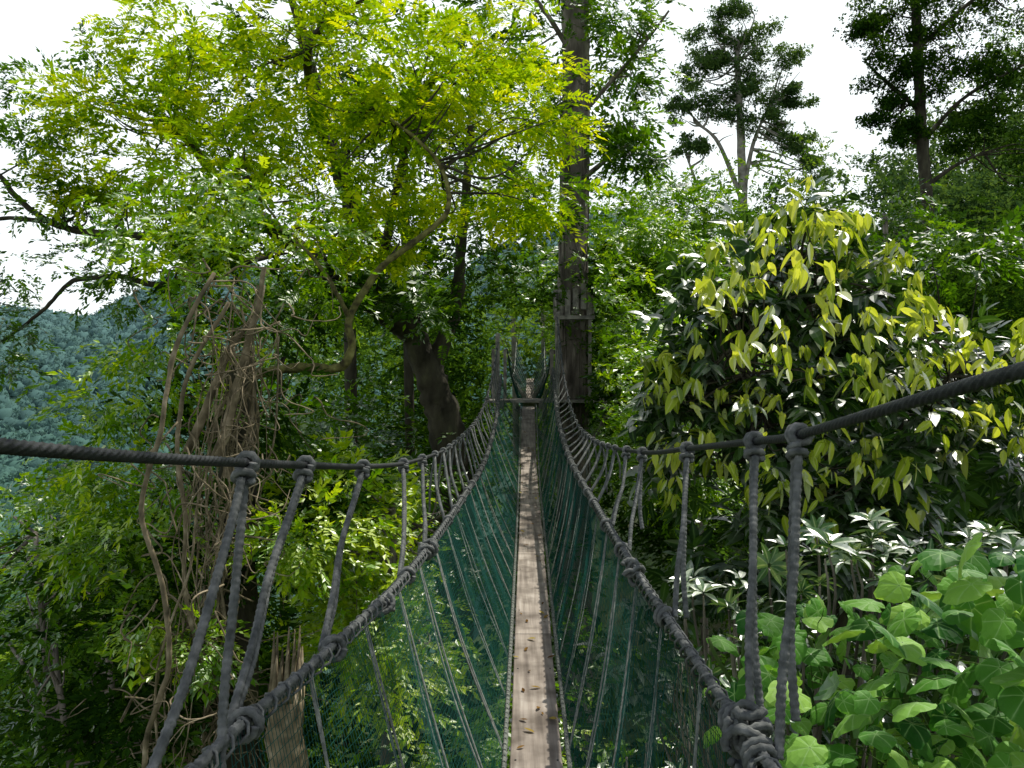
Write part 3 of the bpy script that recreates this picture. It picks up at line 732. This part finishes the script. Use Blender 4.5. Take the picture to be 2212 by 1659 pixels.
for e in [((13.5,28,8),(15,28,9.5),(17,27,10.5)),((13.4,28,9),(12.2,28,10),(11.6,28,10.6)),((13.3,28,11),(15,28,12.5),(16.5,28,13.5)),((13.6,28,6.5),(14.6,28,7.2),(15.5,28,7.6))]: pts.append(limb(a,e,.09,.03,7))
LK=[(12.1,28,11.4,.8),(12.3,28,10.1,.8),(12.4,28,8.9,.7),(13.5,28,9.9,1),(14.6,28,11,1.1),(13.4,28,12,1),(15.4,28,9.6,1.1),(16.6,28,11,1.3),(15,28,8.3,.8),(16.6,28,8.6,1.2),(16.2,28,12.8,1.2),(14.6,28,13.2,1.2),(13,28,8.1,.6),(12.4,28,12.6,.9),(17.5,28,7,1.2)]
twigs_to(a,pts,LK,5,.03); a.obj('trunk_and_limbs',M_barkd,dt,True,False)
a=Acc(); crown(a,TF,LK,360,.25,tone=.45,sub=9,sig=.28); a.obj('foliage',M_drk,dt)
for (x,y,z1,r,mt) in [(-3.1,16,5,.14,M_barkd),(-2.1,17,5,.12,M_barkd),(.1,32,4,.16,M_grey),(1.2,33,4,.13,M_grey),(-5.2,19,2,.1,M_barkd),(3.2,14.5,0,.08,M_bark),(6.2,12.5,1.0,.12,M_barkd),(-3.3,9,-1,.07,M_bark),(11,25,5,.12,M_bark)]:
    o=empty('background_tree'); a=Acc(); g0=float(hgt(x,y))-.3
    p=limb(a,[(x,y,g0),(x+.1,y,(g0+z1)/2),(x-.05,y,z1)],r*1.3,r*.6,8); lq=[(x+rng.normal(0,.5),y,z1+rng.normal(0,.4),.6) for _ in range(4)]
    twigs_to(a,[p],lq,2,.02); a.obj('trunk',mt,o,True,False)
    a=Acc(); crown(a,TW,lq,60,.35,tone=.35); a.obj('foliage',M_mid,o)
ov=empty('unseen_shade_tree')  # added out of view, crown set toward the sun to shade the deck
a=Acc(); p=[limb(a,[(7.4,7,-10),(7.2,7,-3),(7,7,2),(6.4,7,5.5),(5.4,7.5,8)],.3,.12,12,12,.01)]
p.append(limb(a,[(6.8,7,3.5),(4.8,5.8,4.8),(2.3,4.4,4.6),(1.0,3.4,4.4)],.09,.02,7))
p.append(limb(a,[(6.4,7,5.5),(5.2,10,7.6),(3.8,12.5,8.2),(3.0,13.5,8.3)],.1,.03,7))
LO=[(1.7,3.7,4.3,.55),(1.9,3.0,4.4,.5),(2.2,4.3,4.5,.45),(1.4,2.4,4.2,.5),(3.6,12.6,8.0,.7),(3.2,13.4,8.4,.6),(5.4,7.5,8.4,.8)]
twigs_to(a,p,LO,4,.015); a.obj('trunk_and_limbs',M_bark,ov,True,False)
a=Acc(); crown(a,TW,LO,90,.28,tone=.45,filt=False); a.obj('foliage',M_mid,ov)

# ------------------------------------------------------------------ large-leaved tree, right
bg=empty('large_leaved_tree')
HG=[hang_t(),hang_t(4,1.0,.48),hang_t(5,.9,.42),hang_t(7,.85,.44),hang_t(3,1.1,.46)]
LG=[(2.55,7.6,1.45,.3),(2.1,7.4,1.0,.38),(2.9,7.6,1.05,.42),(3.3,7.7,.8,.38),(1.75,7.2,.65,.32),(2.4,7.2,.6,.42),(3.0,7.2,.45,.42),(3.6,7.6,.35,.4),(4.0,7.7,.05,.4),(1.9,7,.15,.4),(2.6,7,0,.42),(3.3,7.1,-.15,.4),(1.55,7.4,-.2,.35),(2.1,7,-.45,.4),(4.1,7.5,-.45,.35),(4.5,7.8,.3,.3),(1.45,7.6,-.7,.3),(2.3,7,-.95,.35),(3.0,7,-.8,.35),(1.3,7.5,.0,.25)]
a=Acc()
for li,lp in enumerate(LG):
    n=14; c=np.array(lp[:3]); v=nrm(rng.normal(0,1,(n,3))+[0,-.8,.75]); pos=c+v*lp[3]*rng.uniform(.8,1.3,(n,1))
    w=rng.integers(0,5,n); a1=rng.uniform(0,6.28,n)
    for k,T in enumerate(HG):
        m=w==k; place(a,T,pos[m],np.stack([np.cos(a1[m]),np.sin(a1[m]),rng.normal(0,.3,m.sum())],1),rng.uniform(.12,.215,m.sum()),.35,.52,.26,.18)
a.obj('young_leaves',M_big,bg)
a=Acc()
WD=[spray_t(),spray_t(7,.55,.24,.5),whorl_t(7,.8,.32,.1,.5)]
LG2=[(x+rng.normal(0,.08),y+.4,z-.12,r*1.3) for x,y,z,r in LG]+[(2.2,7.4,-1.4,.6),(3.2,7.6,-1.2,.7),(4.1,7.8,-1.3,.7),(2.8,7.6,-2,.7),(3.8,8,-2.1,.8),(1.6,7.6,-1.9,.5),(4.8,8,-.7,.6),(2.3,7.5,-2.9,.7),(1.2,7.5,-2.6,.5),(3.3,8,-3,.8)]
for lp in LG2:
    n=34; c=np.array(lp[:3]); v=nrm(rng.normal(0,1,(n,3))); pos=c+v*lp[3]*rng.uniform(.3,1.0,(n,1))
    w=rng.integers(0,3,n)
    for k,T in enumerate(WD):
        m=w==k; place(a,T,pos[m],v[m]*[1,1,.5],rng.uniform(.24,.36,m.sum()),.4,.5,.2,.15)
a.obj('mature_foliage',M_bdk,bg)
a=Acc(); p=[limb(a,[(3.2,8.1,-10.5),(3.1,8,-5),(3.0,7.9,-1.5),(2.8,7.8,0),(2.6,7.7,1.1)],.12,.02,8),limb(a,[(3.05,8,-1.8),(2.4,7.6,-.6),(1.9,7.3,.3)],.05,.015,7),limb(a,[(3.0,7.9,-1.2),(3.6,7.7,-.3),(4.1,7.7,.2)],.05,.015,7)]
twigs_to(a,p,LG,7,.012); a.obj('trunk_and_limbs',M_barkd,bg,True,False)

# ------------------------------------------------------------------ heart-leaved shrub, lower right
hs=empty('heart_leaved_shrub')
H=[heart_t() for _ in range(9)]
a=Acc(); s_=Acc()
n=900
px=rng.uniform(.85,3.2,n); py=rng.uniform(3.2,5.0,n)
top=-.80-.55*np.clip(1.9-px,0,1)-.18*(py-3.6)-.4*np.clip(1.3-px,0,1)+.12*np.sin(px*5+py*3)
pz=top-rng.uniform(0,1,n)*1.6
a2=rng.uniform(0,6.28,n); dd=np.stack([np.cos(a2)-.35,np.sin(a2)-.7,-.4+rng.normal(0,.4,n)],1)
w=rng.integers(0,9,n)
P=np.stack([px,py,pz],1)
for k in range(9): place(a,H[k],P[w==k],dd[w==k],rng.uniform(.05,.14,(w==k).sum()),.5,.5,.3,.1)
a.obj('leaves',M_heart,hs)
for i in range(0,n,6):
    e=P[i]; b0=np.array([e[0]*.75+.55,4.9,e[2]-.45]); tube(s_,spl([e,e+[.02,.05,-.10],b0],3),[.0015]*3+[.0025]*3+[.004],4)
for k in range(9):
    x=rng.uniform(1.2,3); limb(s_,[(x,4.9,-10.5),(x+rng.normal(0,.2),4.9,-5),(x,4.8,-2.2),(x+rng.normal(0,.2),4.7,-1.4)],.03,.01,6)
s_.obj('stems',roughmat('stem_green',[(.3,(.05,.10,.02)),(.7,(.10,.15,.04))],9),hs,True,False)
ws=empty('whorled_leaf_shrub')
WP=[whorl_t(9,.9,.28,.35,.35,.3),whorl_t(8,.85,.26,.5,.3,.3)]
a=Acc(); P=[]
for (x0,x1,y0,y1,z0,z1,n) in [(1.7,3.4,5.1,6.2,-1.35,-.95,44),(1.0,1.7,5.0,6.2,-1.9,-1.3,18),(.35,1.1,4.3,5.4,-2.7,-2.0,22),(1.0,1.9,5.2,6.4,-3.2,-1.7,26)]:
    P.append(np.stack([rng.uniform(x0,x1,n),rng.uniform(y0,y1,n),rng.uniform(z0,z1,n)],1))
P=np.vstack(P); w=rng.integers(0,2,len(P))
for k in range(2):
    q=P[w==k]; a1=rng.uniform(0,6.28,len(q)); place(a,WP[k],q,np.stack([np.cos(a1),np.sin(a1),0*a1],1),rng.uniform(.13,.22,len(q)),.4,.42,.28,.12)
a.obj('leaves',M_pale,ws)
a=Acc()
for q in P[::2]: limb(a,[q-[0,0,.02],q+[.05,.1,-.5],(q[0]*.5+1,5.9,-3.6)],.006,.014,5,5)
for x in(1.2,1.6): limb(a,[(x,5.9,-3.4),(x+.1,5.9,-7),(x,5.9,-11.5)],.03,.06,6)
a.obj('stems',M_bark,ws,True,False)

# ------------------------------------------------------------------ light
EL,AZ=math.radians(64),math.radians(50)
sd=np.array([math.sin(AZ)*math.cos(EL),math.cos(AZ)*math.cos(EL),math.sin(EL)])
from mathutils import Vector
ld_=bpy.data.lights.new('sun','SUN'); ld_.energy=5; ld_.angle=math.radians(.5); ld_.color=(1,.96,.86)
so=bpy.data.objects.new('sun',ld_); COL.objects.link(so)
so.rotation_euler=Vector(sd).to_track_quat('Z','Y').to_euler()
w=bpy.data.worlds.new('World'); scene.world=w; w.use_nodes=True; nt=w.node_tree
bgn=nt.nodes['Background']; sky=nt.nodes.new('ShaderNodeTexSky'); sky.sky_type='NISHITA'; sky.sun_disc=False
sky.sun_elevation=EL; sky.sun_rotation=AZ; sky.air_density=1.0; sky.dust_density=2; sky.ozone_density=1
tc=nt.nodes.new('ShaderNodeTexCoord'); cn=nt.nodes.new('ShaderNodeTexNoise'); cn.inputs['Scale'].default_value=2.2; cn.inputs['Detail'].default_value=7
nt.links.new(tc.outputs['Generated'],cn.inputs['Vector'])
cr=ramp(nt,[(.3,(.85,.85,.85)),(.5,(1,1,1))]); nt.links.new(cn.outputs['Fac'],cr.inputs[0])
sx=nt.nodes.new('ShaderNodeSeparateXYZ'); nt.links.new(tc.outputs['Generated'],sx.inputs[0])
mr=nt.nodes.new('ShaderNodeMapRange'); mr.inputs[1].default_value=.42; mr.inputs[2].default_value=.6; mr.inputs[3].default_value=1; mr.inputs[4].default_value=.0
nt.links.new(sx.outputs[2],mr.inputs[0])
mm=nt.nodes.new('ShaderNodeMath'); mm.operation='MULTIPLY'; nt.links.new(cr.outputs[0],mm.inputs[0]); nt.links.new(mr.outputs[0],mm.inputs[1])
mx=nt.nodes.new('ShaderNodeMixRGB'); mx.inputs[2].default_value=(10.6,11.4,11.6,1)
nt.links.new(mm.outputs[0],mx.inputs[0]); nt.links.new(sky.outputs[0],mx.inputs[1]); nt.links.new(mx.outputs[0],bgn.inputs[0])
bgn.inputs[1].default_value=.115

# ------------------------------------------------------------------ camera
cd=bpy.data.cameras.new('camera'); cam=bpy.data.objects.new('camera',cd); COL.objects.link(cam)
cam.location=(0,0,0); cam.rotation_euler=(math.radians(90),0,0)
cd.sensor_width=36; cd.lens=36*1841/2212; cd.clip_end=5000; cd.clip_start=.05
scene.camera=cam
